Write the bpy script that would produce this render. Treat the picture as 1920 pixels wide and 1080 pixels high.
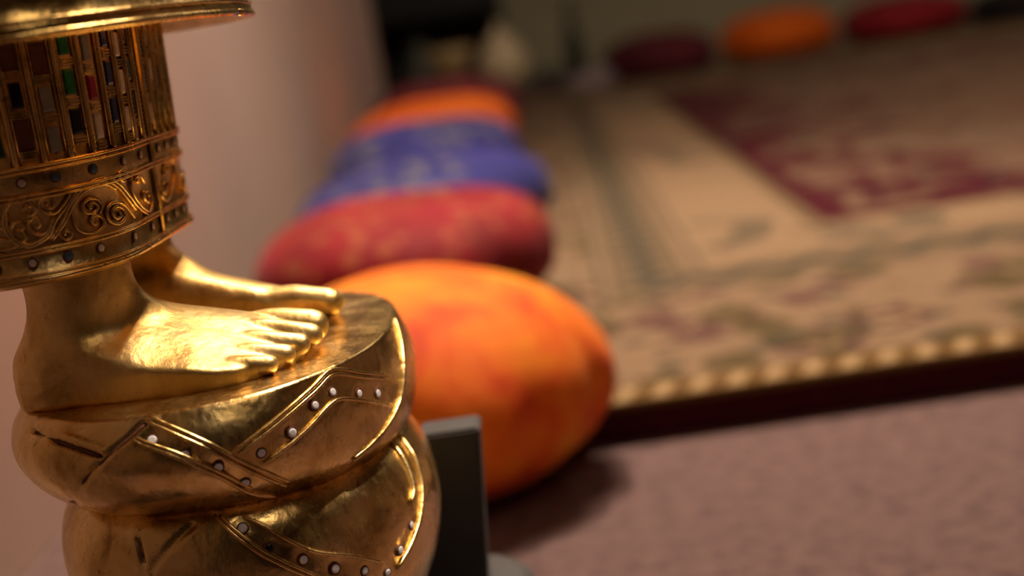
import bpy, bmesh, math, random
import numpy as np
from mathutils import Vector, Matrix

for o in list(bpy.data.objects): bpy.data.objects.remove(o)
scene = bpy.context.scene
COL = scene.collection
random.seed(7)

# ------------------------------------------------------------------ camera: low, rolled 9 degrees, looking down at the statue's feet
roll, pitch, yaw = math.radians(9.09), math.radians(10.95), math.radians(2.65)
right0 = Vector((math.cos(yaw), math.sin(yaw), 0))
fwd = Vector((-math.sin(yaw)*math.cos(pitch), math.cos(yaw)*math.cos(pitch), -math.sin(pitch)))
up0 = right0.cross(fwd)
cr = right0*math.cos(roll)-up0*math.sin(roll); cu = right0*math.sin(roll)+up0*math.cos(roll)
cam_data = bpy.data.cameras.new('camera'); cam = bpy.data.objects.new('camera', cam_data); COL.objects.link(cam)
M = Matrix.Identity(4)
for i in range(3):
    M[i][0], M[i][1], M[i][2] = cr[i], cu[i], -fwd[i]
M[2][3] = .40
cam.matrix_world = M
cam_data.sensor_width = 36; cam_data.lens = 50; cam_data.clip_start = .02; cam_data.clip_end = 60
cam_data.dof.use_dof = True; cam_data.dof.focus_distance = .585; cam_data.dof.aperture_fstop = 4.0
scene.camera = cam

# ------------------------------------------------------------------ light and exposure (the lamps themselves hang in the ceiling, see CEILING_PANELS)
vs = scene.view_settings
vs.view_transform = 'Standard'; vs.look = 'None'; vs.gamma = 1; vs.use_curve_mapping = False
vs.exposure = 0.0
world = bpy.data.worlds.new('room_dark'); scene.world = world; world.use_nodes = True
world.node_tree.nodes['Background'].inputs[0].default_value = (1, .85, .7, 1)
world.node_tree.nodes['Background'].inputs[1].default_value = .02
WARM = (1, .815, .64)
# (x, y, half size, radiance): warm ceiling panels, brightest over the statue's end of the room
CEILING_PANELS = [(.25, 2.0, .32, 38), (.9, -.7, .30, 5), (1.6, 4.6, .30, 9)]  # second panel: added unseen fill that lifts the statue's near faces
# recessed ceiling downlights: (x, y, aim x, aim y, watts, cone in degrees)
DOWNLIGHTS = [(-.05, 2.0, -.12, 1.85, 225, 72), (.80, 1.05, -.24, .56, 330, 18)]

# ------------------------------------------------------------------ helpers
def tag(o, label=None, cat=None, group=None, kind=None):
    if label: o['label'] = label
    if cat: o['category'] = cat
    if group: o['group'] = group
    if kind: o['kind'] = kind
    return o

def link(name, mesh, material=None, parent=None, smooth=False):
    o = bpy.data.objects.new(name, mesh); COL.objects.link(o)
    if material and mesh and not mesh.materials: mesh.materials.append(material)
    if parent: o.parent = parent
    if smooth and mesh: mesh.polygons.foreach_set('use_smooth', [True]*len(mesh.polygons))
    return o

def empty(name, loc, rz=0):
    o = bpy.data.objects.new(name, None); COL.objects.link(o)
    o.location = loc; o.rotation_euler.z = rz; o.empty_display_size = .05
    return o

def pydata(name, v, f):
    me = bpy.data.meshes.new(name); me.from_pydata([tuple(map(float, p)) for p in v], [], f); me.update(); return me

def grid_mesh(name, rows, close_u=True, cap0=False, cap1=False):
    """rows: list of rings of equal length"""
    n = len(rows[0]); v = [p for r in rows for p in r]; f = []
    for i in range(len(rows)-1):
        for j in range(n if close_u else n-1):
            k = (j+1) % n
            f.append((i*n+j, i*n+k, (i+1)*n+k, (i+1)*n+j))
    if cap0: f.append(tuple(range(n-1, -1, -1)))
    if cap1: f.append(tuple((len(rows)-1)*n+j for j in range(n)))
    me = pydata(name, v, f)
    bm = bmesh.new(); bm.from_mesh(me); bmesh.ops.recalc_face_normals(bm, faces=bm.faces); bm.to_mesh(me); bm.free()
    return me

def box_mesh(name, x0, x1, y0, y1, z0, z1, bev=0, seg=2):
    bm = bmesh.new(); bmesh.ops.create_cube(bm, size=1)
    for v in bm.verts:
        v.co = Vector(((x0+x1)/2+v.co.x*(x1-x0), (y0+y1)/2+v.co.y*(y1-y0), (z0+z1)/2+v.co.z*(z1-z0)))
    if bev: bmesh.ops.bevel(bm, geom=bm.edges[:], offset=bev, segments=seg, affect='EDGES', profile=.5)
    me = bpy.data.meshes.new(name); bm.to_mesh(me); bm.free(); return me

def resample(pts, step):
    """Catmull-Rom through 3-D points"""
    P = [Vector(p) for p in pts]; P = [P[0]*2-P[1]]+P+[P[-1]*2-P[-2]]; out = []
    for i in range(1, len(P)-2):
        a, b, c, d = P[i-1:i+3]; n = max(2, int((c-b).length/step))
        for k in range(n):
            f = k/n
            out.append(.5*((2*b)+(c-a)*f+(2*a-5*b+4*c-d)*f*f+(3*b-a-3*c+d)*f**3))
    out.append(P[-2]); return out

def tube_mesh(name, pts, rad, sides=6, taper=True):
    P = [Vector(p) for p in pts]; rows = []; nrm = None
    for i, p in enumerate(P):
        t = (P[min(i+1, len(P)-1)]-P[max(i-1, 0)]).normalized()
        if nrm is None:
            nrm = t.orthogonal().normalized()
        nrm = (nrm-t*nrm.dot(t)).normalized(); b = t.cross(nrm)
        e = min(i, len(P)-1-i); r = rad*(.55 if taper and e == 0 else 1)
        rows.append([p+(nrm*math.cos(TAU*k/sides)+b*math.sin(TAU*k/sides))*r for k in range(sides)])
    return grid_mesh(name, rows, True, True, True)

def lathe_mesh(name, prof, n=48, wob=None):
    rows = []
    for r, z in prof:
        rows.append([((r*(wob(a, z) if wob else 1))*math.cos(a), (r*(wob(a, z) if wob else 1))*math.sin(a), z) for a in [TAU*k/n for k in range(n)]])
    return grid_mesh(name, rows, True, True, True)

# ------------------------------------------------------------------ materials
def srgb(r, g, b): return tuple(((c/255/12.92) if c/255 <= .04045 else ((c/255+.055)/1.055)**2.4) for c in (r, g, b))+(1,)
class Mat:
    def __init__(s, name, rough=.6, metal=0, color=(.5, .5, .5, 1), spec=.5):
        s.m = bpy.data.materials.new(name); s.m.use_nodes = True; s.t = s.m.node_tree; s.N = s.t.nodes; s.L = s.t.links
        s.b = s.N['Principled BSDF']; s.set('Base Color', color); s.set('Roughness', rough); s.set('Metallic', metal); s.set('Specular IOR Level', spec)
    def set(s, k, v): s.b.inputs[k].default_value = v
    def n(s, kind, **kw):
        x = s.N.new('ShaderNode'+kind)
        for k, v in kw.items():
            if k.startswith('i_'): x.inputs[k[2:].replace('_', ' ')].default_value = v
            else: setattr(x, k, v)
        return x
    def l(s, a, b): s.L.new(a, b)
    def coord(s): return s.n('TexCoord').outputs['Object']
    def noise(s, scale, detail=4, rough=.55, vec=None, dist=0):
        x = s.n('TexNoise', i_Scale=scale, i_Detail=detail, i_Roughness=rough, i_Distortion=dist); s.l(vec or s.coord(), x.inputs['Vector']); return x.outputs['Fac']
    def ramp(s, fac, stops, interp='LINEAR'):
        x = s.n('ValToRGB'); r = x.color_ramp; r.interpolation = interp
        while len(r.elements) < len(stops): r.elements.new(.5)
        for e, (p, c) in zip(r.elements, stops):
            e.position = p; e.color = c if len(c) == 4 else (*c, 1)
        s.l(fac, x.inputs['Fac']); return x.outputs['Color']
    def mix(s, fac, a, b, mode='MIX'):
        x = s.n('Mix', data_type='RGBA', blend_type=mode)
        for k, v in ((0, fac), (6, a), (7, b)):
            if hasattr(v, 'node'): s.l(v, x.inputs[k])
            else: x.inputs[k].default_value = v
        return x.outputs[2]
    def math(s, op, a, b=0.0, c=0.0):
        x = s.n('Math', operation=op)
        for k, v in enumerate((a, b, c)):
            if hasattr(v, 'node'): s.l(v, x.inputs[k])
            else: x.inputs[k].default_value = v
        return x.outputs[0]
    def bump(s, h, strength=.3, dist=.001, prev=None):
        x = s.n('Bump', i_Strength=strength, i_Distance=dist); s.l(h, x.inputs['Height'])
        if prev: s.l(prev, x.inputs['Normal'])
        s.l(x.outputs[0], s.b.inputs['Normal']); return x.outputs[0]
    def color(s, c): s.l(c, s.b.inputs['Base Color']); return s
    def rough(s, c): s.l(c, s.b.inputs['Roughness']); return s

def gold(name, rough0, rough1, tarnish=.5, scratch=.12):
    m = Mat(name, metal=1)
    patches = m.noise(38, 5, .6, dist=.4)
    c = m.ramp(patches, [(.30, (.37, .215, .068)), (.45, (.73, .48, .16)), (.70, (.97, .71, .32))])
    speck = m.noise(260, 3, .6)
    c2 = m.ramp(speck, [(.28, (.22, .085, .035)), (.37, (1, 1, 1))])
    m.color(m.mix(tarnish, c, c2, 'MULTIPLY'))
    st = m.n('Mapping'); st.inputs['Scale'].default_value = (3, 3, .5); st.inputs['Rotation'].default_value = (.5, .3, .4); m.l(m.coord(), st.inputs[0])
    streak = m.noise(150, 5, .7, st.outputs[0], .3)
    r = m.n('MapRange', i_From_Min=.32, i_From_Max=.68, i_To_Min=rough1, i_To_Max=rough0); m.l(m.math('ADD', m.math('MULTIPLY', m.noise(60, 4), .6), m.math('MULTIPLY', streak, .4)), r.inputs['Value']); m.rough(r.outputs[0])
    a = m.bump(m.noise(48, 3, .5), .6, .0026)
    b = m.bump(streak, scratch, .0005, a)
    m.bump(m.noise(480, 4, .65), scratch, .0004, b)
    return m.m
GOLD = gold('polished_gold_leaf', .14, .36, .55, .2)
GOLD_FOOT = gold('brushed_gold_leaf', .32, .50, .35, .3)
GOLD_OLD = gold('worn_gold_leaf', .22, .42, .6, .4)
def plain(name, col, rough=.5, metal=0, scale=40, var=.25, bump=.0, spec=.5):
    m = Mat(name, rough, metal, spec=spec); k = m.noise(scale, 4)
    lo = tuple(c*(1-var) for c in col[:3]); hi = tuple(min(1, c*(1+var)) for c in col[:3])
    m.color(m.ramp(k, [(.3, lo), (.7, hi)]))
    if bump: m.bump(k, .5, bump)
    return m.m
# ------------------------------------------------------------------ statue forms (metres, world axes)
TAU = 2*math.pi
BASE_C = (-.1688, .643)            # centre of the oval coiled base
TOP_Z = .269                      # plane the feet stand on

def sgnpow(v, e): return math.copysign(abs(v)**e, v)

def oval(th, a, b, n, c):
    """point and outward normal of a superellipse in plan"""
    e = 2/n; ct, st = math.cos(th), math.sin(th)
    x, y = a*sgnpow(ct, e), b*sgnpow(st, e)
    nx, ny = sgnpow(ct, 2-e)/a, sgnpow(st, 2-e)/b
    l = math.hypot(nx, ny) or 1
    return c[0]+x, c[1]+y, nx/l, ny/l

def lerp_table(tab, t):
    for (t0, *a), (t1, *b) in zip(tab, tab[1:]):
        if t <= t1:
            f = 0 if t1 == t0 else (t-t0)/(t1-t0)
            return [p+(q-p)*f for p, q in zip(a, b)]
    return list(tab[-1][1:])

def smooth_table(pts, n=81):
    """Catmull-Rom through profile points, resampled as (t, off, z)"""
    out = []
    P = [pts[0]]+list(pts)+[pts[-1]]
    m = len(pts)-1
    for i in range(n):
        u = i/(n-1)*m; k = min(int(u), m-1); f = u-k
        a, b, c, d = P[k:k+4]
        out.append((i/(n-1),)+tuple(.5*((2*b[j])+(-a[j]+c[j])*f+(2*a[j]-5*b[j]+4*c[j]-d[j])*f*f+(-a[j]+3*b[j]-3*c[j]+d[j])*f**3) for j in range(2)))
    return out

# profile: (outward offset, drop below the top plane)
UPPER = smooth_table([(-.012, .0005), (-.004, 0), (-.0005, -.0005), (.0022, -.0042), (.0058, -.0105), (.0072, -.018), (.0055, -.026), (.0012, -.034), (-.0055, -.040), (-.013, -.0445), (-.022, -.0465)])
LOWER = smooth_table([(-.024, -.044), (-.014, -.0445), (-.0065, -.050), (-.001, -.060), (.0012, -.073), (.0003, -.087), (-.004, -.100), (-.010, -.110), (-.017, -.118), (-.023, -.128), (-.026, -.1635)])

def roll_point(which, th, t):
    if which == 0:
        o, z = lerp_table(UPPER, t); k = 1+.26*max(0, math.cos(th))**1.3
        x, y, nx, ny = oval(th, .0820, .112, 2.25, BASE_C)
        if o > 0: o *= 1-.45*max(0, math.cos(th))+.45*max(0, -math.cos(th))
        o += .0018*math.sin(3*th+.6)*min(1, max(0, -z)/.015)
        return x+nx*o, y+ny*o, TOP_Z+z*k
    o, z = lerp_table(LOWER, t); k = 1+.13*max(-.3, math.cos(th))*min(1, (1-t)/.2)
    x, y, nx, ny = oval(th, .0808, .109, 2.25, (BASE_C[0]+.0048, BASE_C[1]-.003))
    o += .002*math.sin(2*th+1.1)
    return x+nx*o, y+ny*o, TOP_Z+z*k

CUFF_Z0, CUFF_Z1 = .325, .428
CUFF_X, CUFF_Y0, CUFF_Y1, CUFF_R = -.2265, .591, .668, .0475      # a stadium in plan round both legs
def _cuff_table():
    raw = []
    for i in range(361):                                          # far end, then down the back and round the near end
        th = math.pi*i/360
        raw.append(oval(th, CUFF_R, CUFF_R, 2.3, (CUFF_X, CUFF_Y1)))
    for i in range(1, 60):
        raw.append((CUFF_X-CUFF_R, CUFF_Y1+(CUFF_Y0-CUFF_Y1)*i/60, -1, 0))
    for i in range(361):
        th = math.pi+math.pi*i/360
        raw.append(oval(th, CUFF_R, CUFF_R, 2.3, (CUFF_X, CUFF_Y0)))
    for i in range(1, 60):
        raw.append((CUFF_X+CUFF_R, CUFF_Y0+(CUFF_Y1-CUFF_Y0)*i/60, 1, 0))
    raw.append(raw[0])
    seam = min(range(len(raw)), key=lambda i: abs(raw[i][0]-CUFF_X-CUFF_R)+abs(raw[i][1]-CUFF_Y0-.006))
    raw = raw[:-1]; raw = raw[seam:]+raw[:seam]; raw.append(raw[0])
    out = []; s = 0
    for i, p in enumerate(raw):
        if i: s += math.hypot(p[0]-raw[i-1][0], p[1]-raw[i-1][1])
        out.append([s, *p])
    return out
CUFF_T = _cuff_table(); CUFF_L = CUFF_T[-1][0]
def cuff_point(s, z, off=0.0):
    """s: metres along the cuff wall, 0 at the seam by the front corner, negative along the near face"""
    s = s % CUFF_L
    lo, hi = 0, len(CUFF_T)-1
    while hi-lo > 1:
        m = (lo+hi)//2
        if CUFF_T[m][0] <= s: lo = m
        else: hi = m
    a, b = CUFF_T[lo], CUFF_T[hi]; f = (s-a[0])/max(1e-9, b[0]-a[0])
    x, y, nx, ny = [p+(q-p)*f for p, q in zip(a[1:], b[1:])]
    h = (z-CUFF_Z0)/.1
    o = off+.005*h
    return x+nx*o, y+ny*o, z
# ornament paths measured on the statue: (angle, profile position) on the rolls, (metres from seam, height) on the cuff
UPPER_DECOR = {
  'piping': [[(-1.5932, 0.2256), (-1.4889, 0.3511), (-1.3759, 0.4509), (-1.2732, 0.5607), (-1.1505, 0.6584), (-1.0498, 0.7372)], [(-1.6125, 0.2538), (-1.5096, 0.3655), (-1.3989, 0.4638), (-1.2873, 0.5792), (-1.1645, 0.6812), (-1.0562, 0.7702)], [(-1.6645, 0.3507), (-1.6307, 0.3858), (-1.5191, 0.4756), (-1.3988, 0.5916), (-1.2559, 0.7523), (-1.0933, 0.8632)], [(-1.6564, 0.3412), (-1.6188, 0.3748), (-1.5063, 0.4625), (-1.3874, 0.5741), (-1.2454, 0.7226)], [(-0.3468, 0.4447), (-0.5355, 0.3666), (-0.716, 0.2717), (-0.8557, 0.3286), (-1.0889, 0.4235), (-1.2892, 0.5186)], [(-0.3216, 0.4322), (-0.5241, 0.3471), (-0.7138, 0.2261), (-0.8649, 0.3003), (-1.099, 0.4012), (-1.3067, 0.5032)], [(-0.3331, 0.5692), (-0.541, 0.4852), (-0.7181, 0.4148), (-0.8083, 0.4229), (-0.9355, 0.4823), (-1.0595, 0.5363), (-1.1822, 0.5901)]],
  'rim': [[(0.0439, 0.2053), (-0.0444, 0.3508), (-0.1591, 0.4784), (-0.2574, 0.582), (-0.3957, 0.6447), (-0.5526, 0.689), (-0.6681, 0.7187)]],
  'stud': [(-1.5873, 0.3736), (-1.4865, 0.4724), (-1.3733, 0.5661), (-1.2769, 0.6772), (-0.7535, 0.366), (-0.8745, 0.3953), (-1.0258, 0.4865), (-1.1855, 0.5409), (-0.5866, 0.432), (-0.4442, 0.4788)],
  'crease': [[(-1.6124, 0.2625), (-1.6883, 0.3552), (-1.7884, 0.448), (-1.8995, 0.5546), (-2.0962, 0.7178)], [(-2.2873, 0.3165), (-2.0334, 0.3469), (-1.8956, 0.3822), (-1.7955, 0.4243)]],
}
LOWER_DECOR = {
  'piping': [[(-1.5105, 0.1641), (-1.4462, 0.2344), (-1.3486, 0.3055), (-1.2036, 0.3768), (-1.0586, 0.435)], [(-1.4853, 0.1668), (-1.4202, 0.2328), (-1.322, 0.303), (-1.1802, 0.3716), (-1.029, 0.433)], [(-1.37, 0.1844), (-1.2605, 0.2437), (-1.1588, 0.3013), (-1.0528, 0.349), (-0.8597, 0.3935), (-0.6781, 0.4485)]],
  'rim': [[(-0.1702, 0.1325), (-0.2138, 0.2035), (-0.2571, 0.2718), (-0.3006, 0.3185), (-0.3674, 0.343)], [(-0.0568, 0.147), (-0.1133, 0.2344), (-0.1669, 0.3009), (-0.2356, 0.3546), (-0.3303, 0.4046), (-0.4457, 0.4473), (-0.5776, 0.4883)]],
  'stud': [(-1.3803, 0.2307), (-1.2717, 0.3098), (-1.1165, 0.3639), (-0.9625, 0.4136), (-0.7983, 0.449), (-0.4021, 0.4023), (-0.5338, 0.4449), (-0.6484, 0.4849)],
  'crease': [[(-1.8769, 0.244), (-1.8555, 0.284), (-1.8395, 0.3291)], [(-1.597, 0.2), (-1.6806, 0.2609), (-1.7935, 0.3428)]],
}
SCROLLS = [
  [(-0.0423, 0.3584), (-0.0485, 0.3525), (-0.0539, 0.3474), (-0.0578, 0.3419), (-0.0658, 0.3392), (-0.0709, 0.3428), (-0.0728, 0.3489), (-0.0716, 0.3538), (-0.068, 0.3583), (-0.0638, 0.3586), (-0.0613, 0.3558), (-0.0606, 0.3525), (-0.0633, 0.3511), (-0.0646, 0.3536), (-0.0631, 0.3556), (-0.0619, 0.3542)],
  [(-0.0435, 0.3572), (-0.0495, 0.3516), (-0.0549, 0.3465), (-0.0587, 0.3424), (-0.0656, 0.3403), (-0.0702, 0.3435), (-0.0718, 0.3487), (-0.0709, 0.3534)],
  [(-0.0459, 0.3571), (-0.0501, 0.3529), (-0.0539, 0.3503), (-0.0574, 0.3516), (-0.0589, 0.3547), (-0.0567, 0.3577), (-0.0537, 0.3568), (-0.0533, 0.3536), (-0.0553, 0.3526), (-0.0562, 0.3548)],
  [(-0.0541, 0.3492), (-0.0572, 0.3446), (-0.0607, 0.3431), (-0.0634, 0.3454), (-0.0641, 0.3484), (-0.0619, 0.3502), (-0.0596, 0.3486), (-0.0606, 0.3462), (-0.0623, 0.3469)],
  [(-0.0708, 0.3434), (-0.0706, 0.3479), (-0.0682, 0.35), (-0.066, 0.3482), (-0.067, 0.3461), (-0.0686, 0.347)],
  [(-0.0575, 0.3407), (-0.0519, 0.3464), (-0.0466, 0.3533), (-0.0395, 0.3581), (-0.0305, 0.3596), (-0.0208, 0.3562), (-0.012, 0.3498), (-0.0013, 0.3428), (0.0136, 0.3369)],
  [(-0.0565, 0.3402), (-0.0509, 0.3459), (-0.0456, 0.3525), (-0.039, 0.357), (-0.0308, 0.3585), (-0.0227, 0.3555), (-0.0151, 0.3493), (-0.0059, 0.3425)],
  [(-0.0227, 0.3538), (-0.0294, 0.3571), (-0.0371, 0.3571), (-0.044, 0.3545), (-0.0471, 0.3511), (-0.0467, 0.347), (-0.0464, 0.3428), (-0.0433, 0.3401), (-0.0382, 0.3392), (-0.034, 0.3413), (-0.0341, 0.3442), (-0.0374, 0.3461), (-0.0398, 0.3443), (-0.0382, 0.3422), (-0.0362, 0.3432)],
  [(-0.0352, 0.3462), (-0.0333, 0.3493), (-0.0353, 0.3523), (-0.0393, 0.3529), (-0.0422, 0.3512), (-0.0416, 0.3481), (-0.0378, 0.3471), (-0.0352, 0.3491), (-0.0376, 0.3514), (-0.0396, 0.35), (-0.0382, 0.3486)],
  [(-0.0095, 0.3397), (-0.0179, 0.3465), (-0.0232, 0.3486), (-0.029, 0.3485), (-0.0315, 0.3454), (-0.0299, 0.3416), (-0.0247, 0.3399), (-0.0197, 0.3414), (-0.0197, 0.345), (-0.0247, 0.3471), (-0.028, 0.3453), (-0.026, 0.3423), (-0.0221, 0.343), (-0.0237, 0.3451)],
  [(-0.0493, 0.3487), (-0.0527, 0.3454), (-0.0535, 0.3415), (-0.0512, 0.339), (-0.0489, 0.3405), (-0.0499, 0.3427), (-0.0519, 0.3423), (-0.0511, 0.3407)],
  [(0.0122, 0.3584), (0.0013, 0.359), (-0.0071, 0.3558), (-0.0063, 0.3496), (0.0032, 0.3428), (0.0128, 0.3395), (0.0204, 0.3423), (0.0202, 0.3461)],
  [(0.0128, 0.3515), (0.008, 0.3552), (0.0011, 0.3548), (0.0032, 0.3527)],
  [(0.0154, 0.348), (0.0086, 0.3483), (0.0091, 0.3451), (0.0149, 0.343), (0.0166, 0.346)],
  [(-0.0127, 0.3559), (-0.0169, 0.3565), (-0.0192, 0.3592), (-0.0153, 0.3607), (-0.0114, 0.3587), (-0.0143, 0.3576)],
]
# ------------------------------------------------------------------ the room
m = Mat('pale_plaster', .85); k = m.noise(3.5, 5); m.color(m.ramp(k, [(.3, srgb(180, 152, 138)), (.7, srgb(190, 162, 146))])); m.bump(m.noise(260, 3), .15, .001); PLASTER = m.m
m = Mat('olive_plaster', .85); m.color(m.ramp(m.noise(2.5, 4), [(.3, srgb(166, 160, 130)), (.7, srgb(176, 170, 138))])); OLIVE = m.m
m = Mat('ceiling_paint', .9); m.color(m.ramp(m.noise(4, 3), [(.3, srgb(160, 152, 142)), (.7, srgb(170, 162, 152))])); CEIL = m.m
m = Mat('mauve_carpet', .95, spec=.15)
fine = m.noise(520, 3, .7); mid = m.noise(60, 4, .65); big = m.noise(9, 4)
c = m.ramp(mid, [(.30, srgb(84, 65, 65)), (.50, srgb(128, 101, 98)), (.72, srgb(146, 117, 111))])
c = m.mix(m.math('MULTIPLY', big, .55), c, srgb(138, 112, 106))
m.color(m.mix(.35, c, m.ramp(fine, [(.3, (.45, .42, .42)), (.65, (1, 1, 1))]), 'MULTIPLY')); m.bump(fine, .7, .003, m.bump(mid, .4, .004)); CARPET = m.m
DARK_PAINT = plain('dark_brown_paint', srgb(70, 52, 44), .5)

X0, X1, Y0, Y1, H = -.50, 4.2, -2.6, 7.0, 2.5
def slab(name, *b, mat=None, parent=None, bev=0): return link(name, box_mesh(name, *b, bev), mat, parent)
def struct(name, *b, mat=None): return tag(slab(name, *b, mat=mat), kind='structure')
struct('floor', -2.1, X1, Y0, Y1, -.05, 0, mat=CARPET)
struct('ceiling', -2.1, X1, Y0, Y1, H, H+.05, mat=CEIL)
struct('wall_left', X0-.10, X0, Y0, 4.45, 0, H, mat=PLASTER)
struct('wall_alcove_left', -2.1, -2.0, 4.45, Y1, 0, H, mat=OLIVE)
struct('wall_alcove_front', -2.0, X0-.10, 4.35, 4.45, 0, H, mat=PLASTER)
struct('wall_back', -2.1, X1, Y1, Y1+.1, 0, H, mat=OLIVE)
struct('wall_right', X1, X1+.1, Y0, Y1, 0, H, mat=PLASTER)
struct('wall_front', X0-.10, X1, Y0-.1, Y0, 0, H, mat=DARK_PAINT)
struct('baseboard_back', .1, X1, Y1-.015, Y1, 0, .09, mat=OLIVE)

lamp = bpy.data.materials.new('warm_diffuser'); lamp.use_nodes = True
FRAME = plain('white_enamel', srgb(225, 222, 215), .4)
for i, (x, y, h, rad) in enumerate(CEILING_PANELS):
    t = empty('ceiling_lamp', (x, y, H)); tag(t, ['square warm ceiling lamp above the row of cushions', 'added unseen ceiling panel filling the near side of the statue with light', 'square warm ceiling lamp over the far end of the rug'][i], 'ceiling lamp', 'ceiling lamps')
    mt = Mat('warm_diffuser_%d' % rad); mt.set('Emission Color', (*WARM, 1)); mt.set('Emission Strength', rad)
    link('diffuser', box_mesh('diffuser', -h, h, -h, h, -.035, -.02), mt.m, t)
    for k, b in enumerate(((-h-.03, h+.03, -h-.03, -h), (-h-.03, h+.03, h, h+.03), (-h-.03, -h, -h, h), (h, h+.03, -h, h))):
        link('frame_bar', box_mesh('frame_bar', *b, -.05, 0, .003), FRAME, t)

for i, (x, y, ax, ay, watts, cone) in enumerate(DOWNLIGHTS):
    t = empty('ceiling_downlight', (x, y, H)); tag(t, ['round recessed ceiling downlight aimed at the row of cushions', 'round recessed ceiling downlight aimed at the golden statue'][i], 'ceiling lamp', 'recessed downlights')
    link('rim', lathe_mesh('rim', [(.085, 0), (.085, -.012), (.078, -.016), (.066, -.016), (.062, -.010), (.062, 0)], 48), FRAME, t, True)
    ld = bpy.data.lights.new('bulb', 'SPOT'); ld.energy = watts; ld.color = WARM; ld.shadow_soft_size = .07; ld.spot_size = math.radians(cone); ld.spot_blend = 1.0
    lo = bpy.data.objects.new('bulb', ld); COL.objects.link(lo); lo.parent = t; lo.location = (0, 0, -.085)
    lo.rotation_euler = Vector((ax-x, ay-y, -H)).to_track_quat('-Z', 'Y').to_euler()

# ------------------------------------------------------------------ mat and rug
RX0, RY0, RW, RL = -.40, 1.243, 3.0, 4.55
m = Mat('dark_maroon_felt', .9, spec=.2); m.color(m.ramp(m.noise(120, 4), [(.3, srgb(58, 10, 20)), (.7, srgb(84, 16, 28))])); m.bump(m.noise(300, 3), .4, .002); FELT = m.m
mt = slab('floor_mat', RX0+.0, RX0+RW, RY0+.006, RY0+RL, 0, .031, mat=FELT, bev=.004)
tag(mt, 'thin dark maroon felt mat lying under the patterned rug', 'mat')

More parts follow.
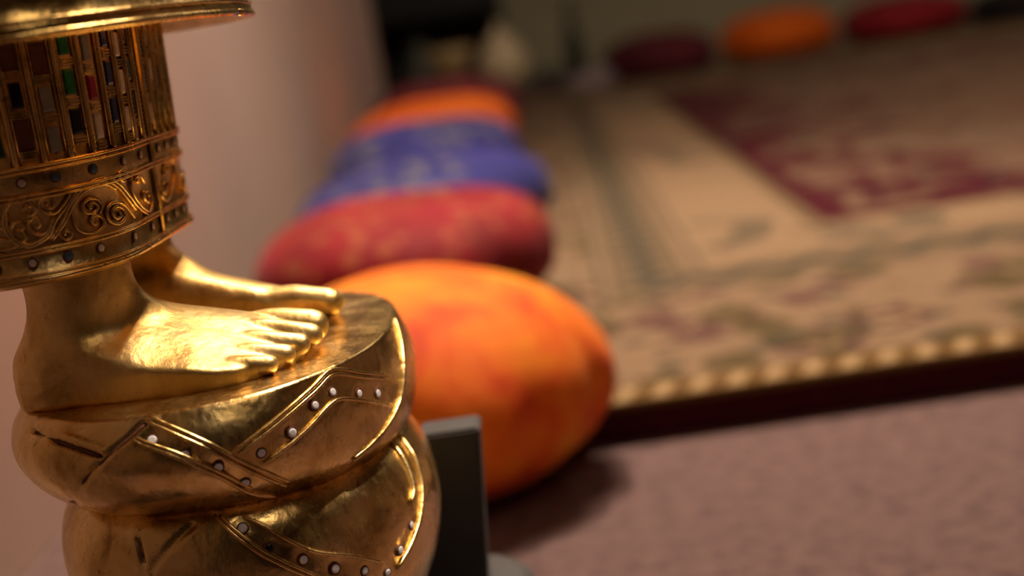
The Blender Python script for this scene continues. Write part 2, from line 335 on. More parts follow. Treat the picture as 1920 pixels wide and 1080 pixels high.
def rug_material():
    m = Mat('persian_rug', .95, spec=.12)
    sep = m.n('SeparateXYZ'); m.l(m.coord(), sep.inputs[0]); x, y = sep.outputs[0], sep.outputs[1]
    dx = m.math('MINIMUM', x, m.math('SUBTRACT', RW, x)); dy = m.math('MINIMUM', y, m.math('SUBTRACT', RL, y))
    d = m.math('MINIMUM', dx, dy); side = m.math('LESS_THAN', dx, dy)
    a = m.math('ADD', m.math('MULTIPLY', side, y), m.math('MULTIPLY', m.math('SUBTRACT', 1, side), x))
    def band(lo, hi): return m.math('MULTIPLY', m.math('GREATER_THAN', d, lo), m.math('LESS_THAN', d, hi))
    tan, ltan, olive, maroon, green, cream, crimson = [srgb(*c) for c in ((126, 102, 80), (152, 124, 96), (88, 75, 48), (88, 58, 58), (58, 62, 54), (172, 142, 102), (78, 27, 36))]
    col = m.mix(m.noise(7, 3), tan, ltan)
    # broad floral border: blossoms, leaves and stems on tan
    def cells(scale, seed, lo, hi):
        mp = m.n('Mapping'); mp.inputs['Location'].default_value = (seed, seed*.7, 0); m.l(m.coord(), mp.inputs[0])
        v = m.n('TexVoronoi', i_Scale=scale, i_Randomness=.85); m.l(mp.outputs[0], v.inputs['Vector'])
        w = m.math('ADD', v.outputs['Distance'], m.math('MULTIPLY', m.math('SUBTRACT', m.noise(scale*3.2, 3), .5), .45))
        return m.math('MULTIPLY', m.math('GREATER_THAN', w, lo), m.math('LESS_THAN', w, hi))
    fl = band(.045, .43)
    col = m.mix(m.math('MULTIPLY', fl, m.math('MULTIPLY', cells(9, 0, .0, .42), .8)), col, maroon)
    col = m.mix(m.math('MULTIPLY', fl, m.math('MULTIPLY', cells(9, 0, .14, .24), .75)), col, cream)
    col = m.mix(m.math('MULTIPLY', fl, m.math('MULTIPLY', cells(12, 3.3, .0, .40), .9)), col, olive)
    col = m.mix(m.math('MULTIPLY', fl, m.math('MULTIPLY', cells(16, 6.1, .0, .27), .6)), col, green)
    # edge row of slanted teeth
    tooth = m.math('GREATER_THAN', m.math('SINE', m.math('MULTIPLY', m.math('ADD', a, m.math('MULTIPLY', d, -.3)), TAU/.0345)), .1)
    e = band(-.1, .05)
    col = m.mix(e, col, srgb(112, 84, 48)); col = m.mix(m.math('MULTIPLY', m.math('MULTIPLY', e, tooth), band(.004, .044)), col, cream)
    # dark green guard stripe with a running pattern
    wv = m.math('SINE', m.math('MULTIPLY', a, TAU/.075))
    vine = m.math('LESS_THAN', m.math('ABSOLUTE', m.math('SUBTRACT', m.math('MULTIPLY', m.math('SUBTRACT', d, .493), 1/.035), m.math('MULTIPLY', wv, .55))), .55)
    g = band(.452, .534)
    col = m.mix(m.math('MULTIPLY', g, .35), col, olive); col = m.mix(m.math('MULTIPLY', m.math('MULTIPLY', g, vine), .85), col, green)
    for lo, hi in ((.425, .433), (.446, .453), (.534, .540), (.558, .566)): col = m.mix(m.math('MULTIPLY', band(lo, hi), .7), col, green)
    col = m.mix(m.math('MULTIPLY', band(.566, .735), .8), col, ltan)
    col = m.mix(m.math('MULTIPLY', m.math('MULTIPLY', band(.58, .72), cells(3.2, 2.2, .30, .45)), .6), col, green)
    col = m.mix(m.math('MULTIPLY', band(.735, .76), .6), col, olive)
    # crimson field with tan arabesques thickening towards a tan centre
    f = band(.76, 9)
    col = m.mix(f, col, crimson)
    thick = m.n('MapRange', i_From_Min=.80, i_From_Max=1.15, i_To_Min=.42, i_To_Max=.60); m.l(d, thick.inputs['Value'])
    ara = m.math('LESS_THAN', m.noise(5.5, 4, .6, dist=1.2), thick.outputs[0])
    inner = m.math('MULTIPLY', band(.80, 9), ara)
    col = m.mix(m.math('MULTIPLY', inner, .8), col, tan)
    col = m.mix(m.math('MULTIPLY', m.math('MULTIPLY', f, cells(8, 9.4, 0, .22)), .7), col, green)
    pile = m.noise(420, 3, .7)
    m.color(m.mix(.4, col, m.ramp(pile, [(.3, (.5, .48, .46)), (.65, (1, 1, 1))]), 'MULTIPLY')); m.bump(pile, .6, .002)
    return m.m
rug = link('rug', box_mesh('rug', 0, RW, 0, RL, 0, .009, .003), rug_material()); rug.location = (RX0, RY0, .031)
tag(rug, 'large tan floral rug with a crimson centre and dark green stripes', 'rug')
RUG_Z = .040

# ------------------------------------------------------------------ meditation cushions
def cloth(name, stops, scale=6, motif=None, mscale=22, mfac=.6, rough=.75):
    m = Mat(name, rough, spec=.3); m.set('Sheen Weight', .04)
    mp = m.n('Mapping'); mp.inputs['Location'].default_value = (len(name)*1.37, scale, 0); m.l(m.coord(), mp.inputs[0])
    c = m.ramp(m.noise(scale, 4, .55, mp.outputs[0], .6), stops)
    if motif:
        v = m.n('TexVoronoi', i_Scale=mscale, i_Randomness=.9); m.l(mp.outputs[0], v.inputs['Vector'])
        w = m.math('ADD', v.outputs['Distance'], m.math('MULTIPLY', m.math('SUBTRACT', m.noise(mscale*3, 3), .5), .5))
        msk = m.math('MULTIPLY', m.math('LESS_THAN', w, .34), m.math('GREATER_THAN', m.noise(4.5, 3, .5, mp.outputs[0]), .44))
        c = m.mix(m.math('MULTIPLY', msk, mfac), c, motif)
    m.color(c); m.bump(m.noise(700, 2), .25, .001, m.bump(m.noise(14, 3), .3, .006))
    return m.m
TIE_DYE = cloth('orange_tie_dye', [(.28, srgb(206, 56, 16)), (.38, srgb(240, 94, 12)), (.52, srgb(255, 134, 18)), (.68, srgb(255, 172, 36))], 11)
RED_BRO = cloth('red_brocade', [(.35, srgb(112, 5, 12)), (.55, srgb(136, 7, 18)), (.7, srgb(156, 12, 40))], 8, srgb(190, 128, 60), 34, .3)
BLUE_BRO = cloth('blue_brocade', [(.35, srgb(32, 33, 92)), (.6, srgb(47, 44, 120)), (.75, srgb(58, 55, 126))], 6, srgb(130, 126, 96), 26, .6)
ORANGE = cloth('plain_orange_cotton', [(.35, srgb(226, 92, 10)), (.65, srgb(240, 116, 16))], 6)
MAROON = cloth('maroon_cotton', [(.35, srgb(86, 24, 36)), (.65, srgb(108, 34, 44))], 6)
CRIMSON = cloth('crimson_cotton', [(.35, srgb(126, 12, 34)), (.65, srgb(160, 30, 40))], 5)
BLACKC = cloth('black_cotton', [(.35, srgb(26, 20, 22)), (.65, srgb(38, 30, 32))], 6)

def cushion_mesh(R, h, seed, pleat=.008, npl=16, n=3.0, sag=.0, dome=.16, fill=0):
    rnd = random.Random(seed); ph = [rnd.uniform(0, TAU) for _ in range(6)]; rows = []; NU, NV = 120, 36
    for i in range(NV+1):
        al = -math.pi/2+math.pi*i/NV
        nn = n if al > 0 else n+fill; rr = abs(math.cos(al))**(2/nn)*R; zz = h/2+sgnpow(math.sin(al), 2/(n-.5))*h/2
        row = []
        for j in range(NU):
            a = TAU*j/NU
            v = zz/h; env = math.exp(-((v-.42)/.34)**2)*(rr/R)**4
            lob = .75*(.55-abs(math.cos(npl/2*a+.9*math.sin(2*a+ph[0])+ph[1]))**6)+.3*math.cos(2*a+ph[2])+.25*math.cos((npl//2)*a+ph[3])
            r = rr+pleat*lob*env+.012*R/.2*math.cos(2*a+ph[4])*(rr/R)
            z = zz
            if zz > h*.5:
                z += dome*h*((1-(rr/R)**2))*.6+.004*math.cos(3*a+ph[5])*(rr/R)-sag*math.exp(-(rr/R/.5)**2)
            row.append((r*math.cos(a), r*math.sin(a), z))
        rows.append(row)
    return grid_mesh('cushion', rows[1:-1], True, True, True)

def cushion(x, y, R, h, mat, label, group, z=RUG_Z, seed=1, edge=False, **kw):
    me = cushion_mesh(R, h, seed, **kw); rz = seed*1.3
    if edge:                                            # this one slumps over the edge of the mat and rug
        for v in me.vertices:
            wy = y+v.co.x*math.sin(rz)+v.co.y*math.cos(rz); f = min(1, max(0, (wy-(RY0-.03))/.03))
            lift = (RUG_Z+.001)*f-z
            if v.co.z < h*.6: v.co.z = max(v.co.z, lift+v.co.z*(1-max(0, lift)/(h*.6)))
    o = link('meditation_cushion', me, mat, None, True)
    o.location = (x, y, z); o.rotation_euler.z = rz
    return tag(o, label, 'cushion', group)
ROW = 'cushions lined up along the pale wall'
cushion(-.154, 1.222, .176, .185, TIE_DYE, 'mottled orange and yellow round cushion, nearest of the row behind the statue', ROW, z=0, seed=3, edge=True, pleat=.011, npl=14, n=2.4, dome=.04, fill=.9)
cushion(-.209, 1.77, .2, .15, RED_BRO, 'red brocade round cushion with gold specks behind the mottled orange cushion', ROW, seed=4, dome=.03)
cushion(-.219, 2.24, .204, .15, BLUE_BRO, 'blue brocade round cushion directly behind the red brocade cushion', ROW, seed=5, dome=.03)
cushion(-.268, 2.87, .205, .168, BLUE_BRO, 'blue brocade round cushion just in front of the plain orange cushion', ROW, seed=6, dome=.03)
cushion(-.286, 3.42, .205, .18, ORANGE, 'plain bright orange round cushion behind the two blue cushions', ROW, seed=7, dome=.03)
cushion(-.285, 3.98, .205, .20, MAROON, 'brownish maroon round cushion, last and farthest in the row by the wall', ROW, seed=8, dome=.03)
BACK = 'cushions along the back wall'
cushion(.50, 6.33, .255, .19, MAROON, 'dark maroon flat cushion at the left end of the back wall row', BACK, z=0, seed=9)
cushion(1.045, 6.42, .268, .20, ORANGE, 'orange cushion between two dark red cushions by the olive back wall', BACK, z=0, seed=10)
cushion(1.61, 6.45, .265, .18, CRIMSON, 'crimson cushion right of the orange one by the olive back wall', BACK, z=0, seed=11)
cushion(2.17, 6.45, .255, .15, BLACKC, 'black cushion at the right end of the back wall row', BACK, z=0, seed=12)

# ------------------------------------------------------------------ dark bookcase and small altar things in the far corner
BLACKW = plain('black_stained_wood', srgb(22, 18, 16), .45, scale=12)
t = empty('bookcase', (-.95, 6.62, 0)); tag(t, 'tall black wooden bookcase in the dark corner beyond the pale wall', 'bookcase')
for x in (-.85, .76): link('side_panel', box_mesh('side_panel', x, x+.04, -.2, .2, 0, 1.9, .004), BLACKW, t)
link('back_panel', box_mesh('back_panel', -.81, .76, .18, .2, 0, 1.9), BLACKW, t)
for z in (.04, .42, .86, 1.3, 1.86): link('shelf', box_mesh('shelf', -.81, .76, -.19, .18, z, z+.03, .003), BLACKW, t)
GREYC = plain('dull_grey_ceramic', srgb(96, 96, 84), .5); CREAM = plain('cream_ceramic', srgb(232, 210, 168), .4); TANC = plain('tan_ceramic', srgb(190, 160, 110), .5)
def vase(name, x, y, z, prof, mat, label, cat):
    o = link(name, lathe_mesh(name, prof, 40), mat, None, True); o.location = (x, y, z); return tag(o, label, cat)
vase('vase', -.55, 6.55, .071, [(.04, 0), (.07, .02), (.085, .09), (.06, .17), (.035, .21), (.045, .25), (.04, .25), (.03, .21)], GREYC, 'dull grey vase standing on the lowest shelf of the black bookcase', 'vase')
t = empty('altar_table', (-.22, 5.98, 0)); tag(t, 'low dark wooden altar table in front of the black bookcase', 'table')
WOODD = plain('dark_walnut', srgb(74, 52, 44), .5, scale=18)
link('table_top', box_mesh('table_top', -.30, .30, -.14, .14, .07, .095, .004), WOODD, t)
for sx in (-.27, .23):
    for sy in (-.12, .08): link('leg', box_mesh('leg', sx, sx+.04, sy, sy+.04, 0, .07, .003), WOODD, t)
vase('bowl', -.38, 5.94, .095, [(.045, 0), (.05, .012), (.03, .05), (.06, .09), (.09, .14), (.095, .19), (.088, .19), (.08, .14), (.03, .08)], TANC, 'tan footed bowl on the low altar table', 'bowl')
vase('jar', -.165, 5.95, .095, [(.06, 0), (.09, .02), (.105, .09), (.09, .15), (.06, .18), (.066, .195), (.036, .215), (.017, .235), (.019, .25), (.01, .26)], CREAM, 'cream lidded jar on the low altar table', 'jar')
vase('dish', .03, 5.92, .095, [(.04, 0), (.06, .01), (.085, .045), (.08, .045), (.04, .015)], GREYC, 'grey shallow dish at the right of the altar table', 'dish')
b = vase('bottle', .14, 6.2, 0, [(.035, 0), (.04, .01), (.042, .20), (.03, .26), (.016, .30), (.016, .40), (.02, .41)], BLACKW, 'slim black bottle standing right of the altar table', 'bottle')
PINKG = plain('greyish_pink_stone', srgb(150, 132, 132), .7)
def stone_mesh(sd):
    bm = bmesh.new(); bmesh.ops.create_icosphere(bm, subdivisions=3, radius=1); r = random.Random(sd); k = [r.uniform(0, 6) for _ in range(4)]
    for v in bm.verts:
        f = 1+.1*math.sin(3*v.co.x+k[0])+.1*math.cos(2.5*v.co.y+k[1]); v.co = Vector((v.co.x*.07*f, v.co.y*.06*f, .05+max(-.05, v.co.z*.055*f)))
    me = bpy.data.meshes.new('stone'); bm.to_mesh(me); bm.free(); return me
for i, (x, y, l) in enumerate(((.155, 5.90, 'greyish pink stone on the floor close to the altar table'), (.225, 6.07, 'greyish pink stone on the floor next to the dark maroon cushion'))):
    o = link('stone', stone_mesh(i), PINKG, None, True); o.location = (x, y, 0); tag(o, l, 'stone', 'stones by the altar')

# ------------------------------------------------------------------ dark stand under the statue
m = Mat('slate_grey_paint', .62, spec=.35); m.color(m.ramp(m.noise(30, 4), [(.3, srgb(52, 50, 50)), (.7, srgb(64, 61, 60))])); m.bump(m.noise(160, 4), .25, .001); SLATE = m.m
t = empty('statue_stand', (-.16, .65, 0)); tag(t, 'dark slate grey stand with an upright slab behind the golden statue', 'stand')
def stand_plinth():
    rows = []
    for z, o in ((0, 0), (.083, 0), (.092, -.0012), (.099, -.0045), (.1035, -.009), (.105, -.015)):
        rows.append([(x-0, y-0, z) for x, y, nx, ny in [oval(TAU*k/96, .119+o, .124+o, 6, (0, 0)) for k in range(96)]])
    return grid_mesh('plinth', rows, True, True, True)
link('plinth', stand_plinth(), SLATE, t, True)
def slab_mesh():
    bm = bmesh.new()
    co = [(.046, .105), (.0895, .105), (.0985, .1915), (.066, .1915)]
    f0 = [bm.verts.new((x, .062, z)) for x, z in co]; f1 = [bm.verts.new((x, .088, z)) for x, z in co]
    bm.faces.new(f0); bm.faces.new(f1[::-1])
    for i in range(4): bm.faces.new((f0[i], f1[i], f1[(i+1) % 4], f0[(i+1) % 4]))
    bmesh.ops.recalc_face_normals(bm, faces=bm.faces); bmesh.ops.bevel(bm, geom=bm.edges[:], offset=.0015, segments=2, affect='EDGES')
    me = bpy.data.meshes.new('upright_slab'); bm.to_mesh(me); bm.free(); return me
link('upright_slab', slab_mesh(), SLATE, t)

# ------------------------------------------------------------------ the golden statue (feet, cuff, hem and coiled base)
EARTH = plain('exposed_lacquer_and_crease_brown', srgb(96, 52, 34), .7, scale=500, bump=.0006)
SL = Vector((BASE_C[0], BASE_C[1], .1055))
statue = empty('golden_statue', SL); tag(statue, 'golden standing statue with bare feet on a coiled, studded base, seen from the shins down', 'statue')
def W(p): return Vector(p)-SL

def polyline_dist(V, P):
    P = np.array(P); best = np.full(len(V), 9.)
    for a, b in zip(P, P[1:]):
        ab = b-a; t = np.clip(((V-a)@ab)/max(1e-12, ab@ab), 0, 1); d = np.linalg.norm(V-(a+t[:, None]*ab), axis=1); best = np.minimum(best, d)
    return best

def roll_normal(w, th, t):
    p = Vector(roll_point(w, th, t)); a = Vector(roll_point(w, th+.004, t))-p; b = Vector(roll_point(w, th, min(1, t+.004)))-Vector(roll_point(w, th, t-.004))
    return b.cross(a).normalized()*-1 if False else a.cross(b).normalized()*-1
def on_roll(w, th, t, off=0):
    n = roll_normal(w, th, t); c = Vector((BASE_C[0], BASE_C[1], TOP_Z-.03)); p = Vector(roll_point(w, th, t))
    if n.dot(p-c) < 0: n = -n
    return p+n*off, n

def roll_part(w, name, decor):
    NU, NV = 560, 84
    rows = [[roll_point(w, TAU*j/NU, i/NV) for j in range(NU)] for i in range(NV+1)]
    V = np.array([p for r in rows for p in r])
    c = np.array([BASE_C[0], BASE_C[1], TOP_Z-(.025 if w == 0 else .08)])
    G = V.reshape(NV+1, NU, 3); du = np.roll(G, -1, 1)-np.roll(G, 1, 1); dv = np.gradient(G, axis=0); N = np.cross(du, dv).reshape(-1, 3)
    N /= np.linalg.norm(N, axis=1)[:, None]+1e-12
    out = V-c; out[:, 2] *= .6; N *= np.sign((N*out).sum(1))[:, None]
    for k, path in enumerate(decor['crease']):
        P = [roll_point(w, *q) for q in path]; d = polyline_dist(V, P)
        V = V-N*((.0026 if w == 0 else .0014)*np.exp(-(d/.0011)**2))[:, None]
        if w: continue
        P2 = [Vector(p)+Vector((.0030, 0, .0008)) for p in P]; d2 = polyline_dist(V, P2)
        V = V+N*(.0010*np.exp(-(d2/.0022)**2))[:, None]
    # the strips between pipings stand slightly proud
    studs = decor['stud']
    for p0, p1 in zip(studs, studs[1:]):
        A, B = np.array(roll_point(w, *p0)), np.array(roll_point(w, *p1))
        if np.linalg.norm(A-B) > .03: continue
        d = polyline_dist(V, [A, B]); V = V-N*(.0006*np.exp(-(d/.0045)**4))[:, None]
    rows = V.reshape(NV+1, NU, 3)-np.array(SL)
    me = grid_mesh(name, [list(map(tuple, r)) for r in rows], True, True, True)
    o = link(name, me, GOLD, statue, True)
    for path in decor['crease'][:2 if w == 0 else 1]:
        link('crease_tube', tube_mesh('crease_tube', [p-SL for p in resample([on_roll(w, *q, -.0013 if w == 0 else -.0006)[0] for q in path], .0025)], .0007 if w == 0 else .0004, 6), EARTH, o, True)  # dark brown tube laid in each crease to darken its line
    for path in decor['piping']:
        pts = resample([on_roll(w, *q, .0003)[0] for q in path], .0025)
        link('piping', tube_mesh('piping', [p-SL for p in pts], .00085, 8), GOLD, o, True)
    for path in decor['rim']:
        pts = resample([on_roll(w, *q, .0004)[0] for q in path], .0025)
        link('rim_strip', tube_mesh('rim_strip', [p-SL for p in pts], .0013, 8), GOLD, o, True)
    return o

def stud_mesh(r=.0019, h=.0007):
    return lathe_mesh('stud', [(r, -.0008), (r, h*.55), (r*.88, h*.9), (r*.5, h), (r*.12, h)], 14)
MIRROR = Mat('white_glass', .35, 0, (.86, .83, .84, 1)).m; DARKG = plain('dark_glass', srgb(36, 34, 34), .15); BLUEG = plain('blue_glass', srgb(66, 98, 132), .15)
WHITEG = plain('pale_grey_glass', srgb(206, 194, 190), .2, var=.1)
STUD_M = {}
def stud(p, n, mat, parent, r=.0019):
    key = (mat.name, r)
    if key not in STUD_M:
        me = stud_mesh(r); me.materials.append(mat); me.polygons.foreach_set('use_smooth', [True]*len(me.polygons)); STUD_M[key] = me
        ring = tube_mesh('setting', [(r*1.15*math.cos(TAU*k/16), r*1.15*math.sin(TAU*k/16), 0) for k in range(17)], .00045, 5, False); ring.materials.append(EARTH); STUD_M[key+('ring',)] = ring
    o = link('stud', STUD_M[key], None, parent); o.rotation_mode = 'QUATERNION'; o.rotation_quaternion = Vector((0, 0, 1)).rotation_difference(n); o.location = p
    g = link('setting', STUD_M[key+('ring',)], None, parent); g.rotation_mode = 'QUATERNION'; g.rotation_quaternion = o.rotation_quaternion; g.location = p
    return o
upper = roll_part(0, 'upper_coil', UPPER_DECOR); lower = roll_part(1, 'lower_coil', LOWER_DECOR)
for w, par, dec in ((0, upper, UPPER_DECOR), (1, lower, LOWER_DECOR)):
    for i, q in enumerate(dec['stud']):
        p, n = on_roll(w, *q, .0001-.0006)
        stud(p-SL, n, DARKG if (w == 1 and i == 1) else MIRROR, par, .0017 if i % 3 else .0019)

# ---- feet
def chaikin(P, it=2):
    for _ in range(it):
        Q = []
        for a, b in zip(P, P[1:]+P[:1]):
            Q += [tuple(.75*u+.25*v for u, v in zip(a, b)), tuple(.25*u+.75*v for u, v in zip(a, b))]
        P = Q
    return P
def capsule(bm, pts, rads, sides=14):
    P = [Vector(p) for p in resample(pts, .002)]; n = len(P)
    cum = [0]
    for a, b in zip(P, P[1:]): cum.append(cum[-1]+(b-a).length)
    key = [0]; 
    for a, b in zip(pts, pts[1:]): key.append(key[-1]+(Vector(b)-Vector(a)).length)
    sc = cum[-1]/key[-1]; tab = [(k*sc, r) for k, r in zip(key, rads)]
    rows = []; ext = []
    t0 = (P[0]-P[1]).normalized(); t1 = (P[-1]-P[-2]).normalized()
    seq = [(P[0]+t0*rads[0]*f, rads[0]*math.sqrt(max(.02, 1-f*f))) for f in (.98, .8, .5)]
    seq += [(p, lerp_table(tab, c)[0]) for p, c in zip(P, cum)]
    seq += [(P[-1]+t1*rads[-1]*f, rads[-1]*math.sqrt(max(.02, 1-f*f))) for f in (.5, .8, .98)]
    nrm = t1.orthogonal().normalized(); prev = None
    for i, (p, r) in enumerate(seq):
        t = (seq[min(i+1, len(seq)-1)][0]-seq[max(0, i-1)][0]).normalized()
        nrm = (nrm-t*nrm.dot(t)).normalized(); b = t.cross(nrm)
        ring = [bm.verts.new(p+(nrm*math.cos(TAU*k/sides)+b*math.sin(TAU*k/sides))*r) for k in range(sides)]
        if prev:
            for k in range(sides): bm.faces.new((prev[k], prev[(k+1) % sides], ring[(k+1) % sides], ring[k]))
        else: bm.faces.new(ring[::-1])
        prev = ring
    bm.faces.new(prev)
def loft(bm, rings):
    prev = None
    for R in rings:
        ring = [bm.verts.new(p) for p in R]
        if prev:
            for k in range(len(R)): bm.faces.new((prev[k], prev[(k+1) % len(R)], ring[(k+1) % len(R)], ring[k]))
        else: bm.faces.new(ring[::-1])
        prev = ring
    bm.faces.new(prev)
FOOT_Y = .634          # the feet mirror each other about this line
# station x, outer y, inner y, edge height, crest height (above the top plane)
FOOT_ST = [(-.2395, .574, .598, .010, .014), (-.2345, .565, .606, .015, .021), (-.222, .5575, .611, .024, .036), (-.205, .555, .612, .027, .044), (-.19, .554, .612, .0190, .039),
           (-.175, .5535, .613, .0140, .0320), (-.16, .553, .615, .0115, .0270), (-.150, .5540, .616, .0090, .0235), (-.142, .557, .617, .0076, .0208), (-.134, .563, .617, .0066, .0180), (-.126, .573, .6165, .0060, .0145), (-.120, .584, .616, .0055, .0110)]
# each toe: root, knuckle, tip (x, y, height above the plane) and radius
TOES = [((-.158, .6085, .0175), (-.136, .6095, .0138), (-.1110, .6095, .0098), .0074), ((-.160, .5955, .0165), (-.138, .5965, .0142), (-.1118, .5970, .0082), .0052), ((-.162, .5840, .0142), (-.141, .5855, .0122), (-.1158, .5865, .0070), .0049),
        ((-.163, .5725, .0110), (-.143, .5745, .0094), (-.1205, .5762, .0058), .0046), ((-.163, .5620, .0082), (-.146, .5635, .0072), (-.1262, .5660, .0048), .0043)]
ANKLE = [(.272, -.2085, .0270, .0240), (.281, -.2088, .0288, .0262), (.290, -.2080, .0284, .0268), (.299, -.2050, .0246, .0258), (.309, -.2028, .0222, .0250), (.320, -.2026, .0222, .0248), (.332, -.2045, .0242, .025), (.352, -.2060, .025, .0255)]
def foot_mesh(dx):
    bm = bmesh.new()
    rings = []
    for x, yo, yi, hs, hc in FOOT_ST:
        w = yi-yo
        P = [(yo+.002, -.004), (yo, hs*.5), (yo-.0008, hs*.88), (yo+.0014, hs*1.05), (yo+.30*w, hs+(.42+.25*min(1, max(0, (-.155-x)/.03)))*(hc-hs)), (yo+.74*w, hc), (yi-.002, hc*.90), (yi, hc*.35), (yi-.002, -.004)]
        rings.append([(x, y, TOP_Z+z) for y, z in chaikin(P, 2)])
    loft(bm, rings)
    loft(bm, [[(cx+dx+rx*math.cos(TAU*k/32), .584+ry*math.sin(TAU*k/32), z) for k in range(32)] for z, cx, rx, ry in ANKLE])
    for a, b, c, r in TOES:
        z = TOP_Z
        capsule(bm, [(a[0], a[1], z+a[2]-.004), (b[0], b[1], z+b[2]), (c[0]-r*.9, c[1], z+c[2])], (r*.7, r*.88, r))
    capsule(bm, [(-.2085+dx, .586, TOP_Z+.062), (-.200+dx*.7, .588, TOP_Z+.040), (-.178, .591, TOP_Z+.019)], (.019, .017, .011))     # instep running into the shin
    capsule(bm, [(-.204+dx, .566, TOP_Z+.033), (-.198+dx, .5655, TOP_Z+.030)], (.0075, .0065))          # ankle bone
    bmesh.ops.recalc_face_normals(bm, faces=bm.faces)
    me = bpy.data.meshes.new('foot_raw'); bm.to_mesh(me); bm.free()
    o = bpy.data.objects.new('foot_raw', me); COL.objects.link(o)
    r = o.modifiers.new('r', 'REMESH'); r.mode = 'VOXEL'; r.voxel_size = .0007
    s = o.modifiers.new('s', 'SMOOTH'); s.factor = .5; s.iterations = 14
    dg = bpy.context.evaluated_depsgraph_get(); ev = o.evaluated_get(dg)
    out = bpy.data.meshes.new_from_object(ev); bpy.data.objects.remove(o)
    n = len(out.vertices); V = np.empty(n*3); out.vertices.foreach_get('co', V); V = V.reshape(-1, 3)
    E = np.empty(len(out.edges)*2, dtype=np.int64); out.edges.foreach_get('vertices', E); E = E.reshape(-1, 2)
    deg = np.bincount(E.ravel(), minlength=n).astype(float)[:, None]
    step = lambda v, a, b: np.clip((v-a)/(b-a), 0, 1)
    wgt = (.5*step(-V[:, 0], .150, .172)*step(V[:, 2]-TOP_Z, .014, .026))[:, None]      # melt the shin into the instep, keep toes and sole edge crisp
    for _ in range(170):
        S = np.zeros_like(V)
        for c in range(3): S[:, c] = np.bincount(E[:, 0], V[E[:, 1], c], n)+np.bincount(E[:, 1], V[E[:, 0], c], n)
        V += wgt*(S/deg-V)
    out.vertices.foreach_set('co', (V-np.array(SL)).ravel()); out.update()
    return out
fm = foot_mesh(-.004)
link('foot', fm, GOLD_FOOT, statue, True)
fm2 = foot_mesh(-.013); fm2.transform(Matrix.Diagonal((1, -1, 1, 1))); fm2.transform(Matrix.Translation((0, 2*(FOOT_Y-SL.y), 0))); fm2.flip_normals()
link('foot', fm2, GOLD_FOOT, statue, True)

# ---- cuff round both legs
def cuff_ring(z, off, n=260): return [W(cuff_point(CUFF_L*k/n, z, off)) for k in range(n)]
prof = [(.334, -.016), (.3275, -.011), (.3235, -.004), (.3235, -.0012), (.325, .0004), (.3268, .0002), (.3272, -.0008), (.3365, -.0008), (.338, -.0014), (.357, -.0014), (.3585, -.0008), (.3685, -.0008), (.3695, -.0016), (.428, -.0016)]
cuff = link('leg_cuff', grid_mesh('leg_cuff', [cuff_ring(z, o) for z, o in prof]), GOLD_OLD, statue, True)
for z, r in ((.3255, .0011), (.3277, .0006), (.3362, .0006), (.3376, .0006), (.3574, .0006), (.3590, .0006), (.3680, .0006), (.3698, .0008)):
    link('border_wire', tube_mesh('border_wire', [W(cuff_point(CUFF_L*k/200, z, 0)) for k in range(201)], r, 6, False), GOLD, cuff, True)
SEAM = .0285
link('seam', tube_mesh('seam', [W(cuff_point(SEAM, z, -.0006)) for z in (.327, .35, .38, .428)], .0008, 6), plain('black_gap', srgb(14, 10, 8), .9), cuff)
for ds in (-.0009, .0009): link('seam_edge', tube_mesh('seam_edge', [W(cuff_point(SEAM+ds, z, .0001)) for z in (.327, .35, .38, .428)], .0006, 6), GOLD_OLD, cuff, True)
def cuff_frame(s, z):
    p = Vector(cuff_point(s, z)); n = (Vector(cuff_point(s, z, .001))-p).normalized(); t = (Vector(cuff_point(s+.0005, z))-Vector(cuff_point(s-.0005, z))).normalized()
    return p, n, t
for i, s in enumerate([-.1105, -.0910, -.0765, -.0631, -.0507, -.0343, -.0126, .0123, .042, .056, .07]):
    p, n, t = cuff_frame(s, .3642); stud(p-n*.0004-SL, n, BLUEG if i in (4, 5) else WHITEG, cuff, .0016)
for i, s in enumerate([-.1090, -.0930, -.0800, -.0657, -.0519, -.0375, -.0133, .0139, .040, .055, .069]):
    p, n, t = cuff_frame(s, .3327); stud(p-n*.0004-SL, n, BLUEG if i == 4 else WHITEG, cuff, .0015)

GEM = {k: plain('%s_glass_inlay' % k, c, .18, var=.12, scale=300) for k, c in dict(green=srgb(24, 110, 38), red=srgb(150, 10, 56), navy=srgb(34, 34, 92), black=srgb(10, 9, 10), grey=srgb(136, 132, 128), pale=srgb(204, 192, 186), teal=srgb(34, 74, 58)).items()}
def cuff_patch(name, s, z, hw, hh, off, th, mat):
    """small rectangular plate that follows the cuff wall"""
    rows = []
    for o, sh in ((off-.0012, 1), (off+th*.7, 1), (off+th, .82)):
        rows.append([W(cuff_point(s+a*hw*sh, z+b*hh*(sh if o == off+th else 1), o)) for a, b in ((-1, -1), (0, -1), (1, -1), (1, 1), (0, 1), (-1, 1))])
    return link(name, grid_mesh(name, rows, True, True, True), mat, cuff)
cols = [-.1115, -.1005, -.0900, -.0795, -.0690, -.0585, -.0480, -.0375, -.0265, -.0118, .0040, .0160, .0395, .0500, .0605, .0710]
ribs = [-.1170, -.1060, -.0952, -.0847, -.0742, -.0637, -.0532, -.0427, -.0322, -.0192, -.0038, .0100, .0222, .0345, .0448, .0553, .0658, .0765]
def beads(s):
    rows = []; n = 58
    for i in range(n+1):
        z = .3705+(.427-.3705)*i/n; r = .00105+(.00035 if i % 2 else -.0001)
        p, nn, t = cuff_frame(s, z)
        rows.append([p-SL+(nn*math.cos(TAU*k/7)+t*math.sin(TAU*k/7))*r-nn*.0006 for k in range(7)])
    return grid_mesh('rib', rows, True, True, True)
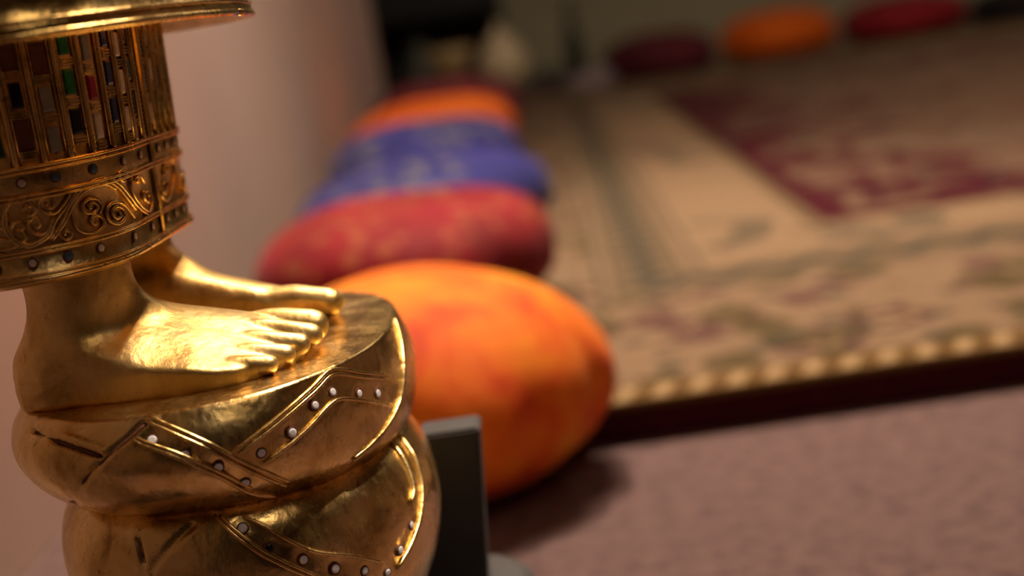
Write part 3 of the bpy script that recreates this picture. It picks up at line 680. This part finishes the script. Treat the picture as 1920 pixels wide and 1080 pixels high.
for s in ribs:
    link('rib', beads(s), GOLD_OLD, cuff, True)
    for d in (-.0017, .0017): link('rib_wire', tube_mesh('rib_wire', [W(cuff_point(s+d, z, -.0008)) for z in (.3705, .39, .41, .427)], .0005, 5), GOLD, cuff, True)
PAT = {5: ['pale', 'EARTH', 'black', 'EARTH'], 6: ['grey', 'grey', 'grey', 'EARTH'], 7: ['black', 'black', 'green', 'green'], 8: ['pale', 'pale', 'red', 'grey'], 9: ['navy', 'navy', 'navy', 'navy'],
       10: ['pale', 'pale', 'pale', 'pale'], 11: ['teal', 'black', 'teal', 'black']}
ZR = {5: .3665, 6: .3632, 7: .3685, 8: .3650, 9: .3696, 10: .3650, 11: .3700}
for ci, s in enumerate(cols):
    kinds = PAT.get(ci) or [random.Random(ci*9+r).choice(['green', 'black', 'pale', 'navy', 'grey', 'teal']) for r in range(4)]
    z0 = ZR.get(ci, .3645+.0035*(ci % 2)); hw = .0022 if ci not in (9, 10) else .0028
    for r in range(4):
        z = z0+.0155*r
        if .3718 < z < .4235:
            if kinds[r] == 'EARTH': cuff_patch('bare_cell', s, z, hw*1.35, .0062, -.0016, .0006, EARTH)
            else: cuff_patch('glass_inlay', s, z, hw, .0050, -.0016, .0010, GEM[kinds[r]])
        zb = z+.0078
        if .3725 < zb < .4255:
            for k in (-1, 0, 1): cuff_patch('cross_bar', s, zb+k*.00115, hw*1.35, .00042, -.0014, .0011, GOLD)
for path in SCROLLS:
    pts = resample([cuff_point(s, z, -.0006) for s, z in path], .0009)
    link('scroll', tube_mesh('scroll', [p-SL for p in pts], .0008, 6), GOLD, cuff, True)
smin = min(q[0] for p in SCROLLS for q in p); smax = max(q[0] for p in SCROLLS for q in p)
for path in SCROLLS:                                    # the pattern runs on round the heel side and the front panel
    for f in (lambda s: s-(smax-smin)*.93, lambda s: SEAM*2+.001-s):
        q = [(f(s), z) for s, z in path]
        if max(a for a, _ in q) > .10: continue
        pts = resample([cuff_point(s, z, -.0009) for s, z in q], .0009)
        link('scroll', tube_mesh('scroll', [p-SL for p in pts], .0008, 6), GOLD, cuff, True)

# ---- robe hem overhanging the cuff, running up out of the picture
HEM_C = (-.214, .613); HEM_DZ = -.0035
def hem_ring(z, o, n=160): return [W((x+nx*o, y+ny*o, z+HEM_DZ)) for x, y, nx, ny in [oval(TAU*k/n, .088, .128, 2.5, HEM_C) for k in range(n)]]
hem = link('robe_hem', grid_mesh('robe_hem', [hem_ring(z, o) for z, o in ((.432, -.05), (.4275, -.03), (.424, -.010), (.4205, -.0045), (.4195, -.001), (.4215, .0012), (.4245, .0006), (.4255, -.0008), (.4445, -.002), (.4455, 0), (.4485, .0008), (.4515, -.001), (.50, -.006), (.56, -.010), (.66, -.018), (.74, -.026), (.80, -.020), (.88, -.026), (.95, -.045), (.99, -.075))], True, False, True), GOLD, statue, True)
for z, r in ((.4205, .0016), (.4252, .0009), (.4447, .0009)):
    link('hem_wire', tube_mesh('hem_wire', [W((x+nx*.0006, y+ny*.0006, z+HEM_DZ)) for x, y, nx, ny in [oval(TAU*k/120, .088, .128, 2.5, HEM_C) for k in range(121)]], r, 6, False), GOLD, hem, True)
for k in range(26):
    x, y, nx, ny = oval(TAU*(k+.35)/26, .088, .128, 2.5, HEM_C); n = Vector((nx, ny, 0))
    stud(Vector((x, y, .435+HEM_DZ))-n*.0015-SL, n, WHITEG if k % 4 else BLUEG, hem, .0024)
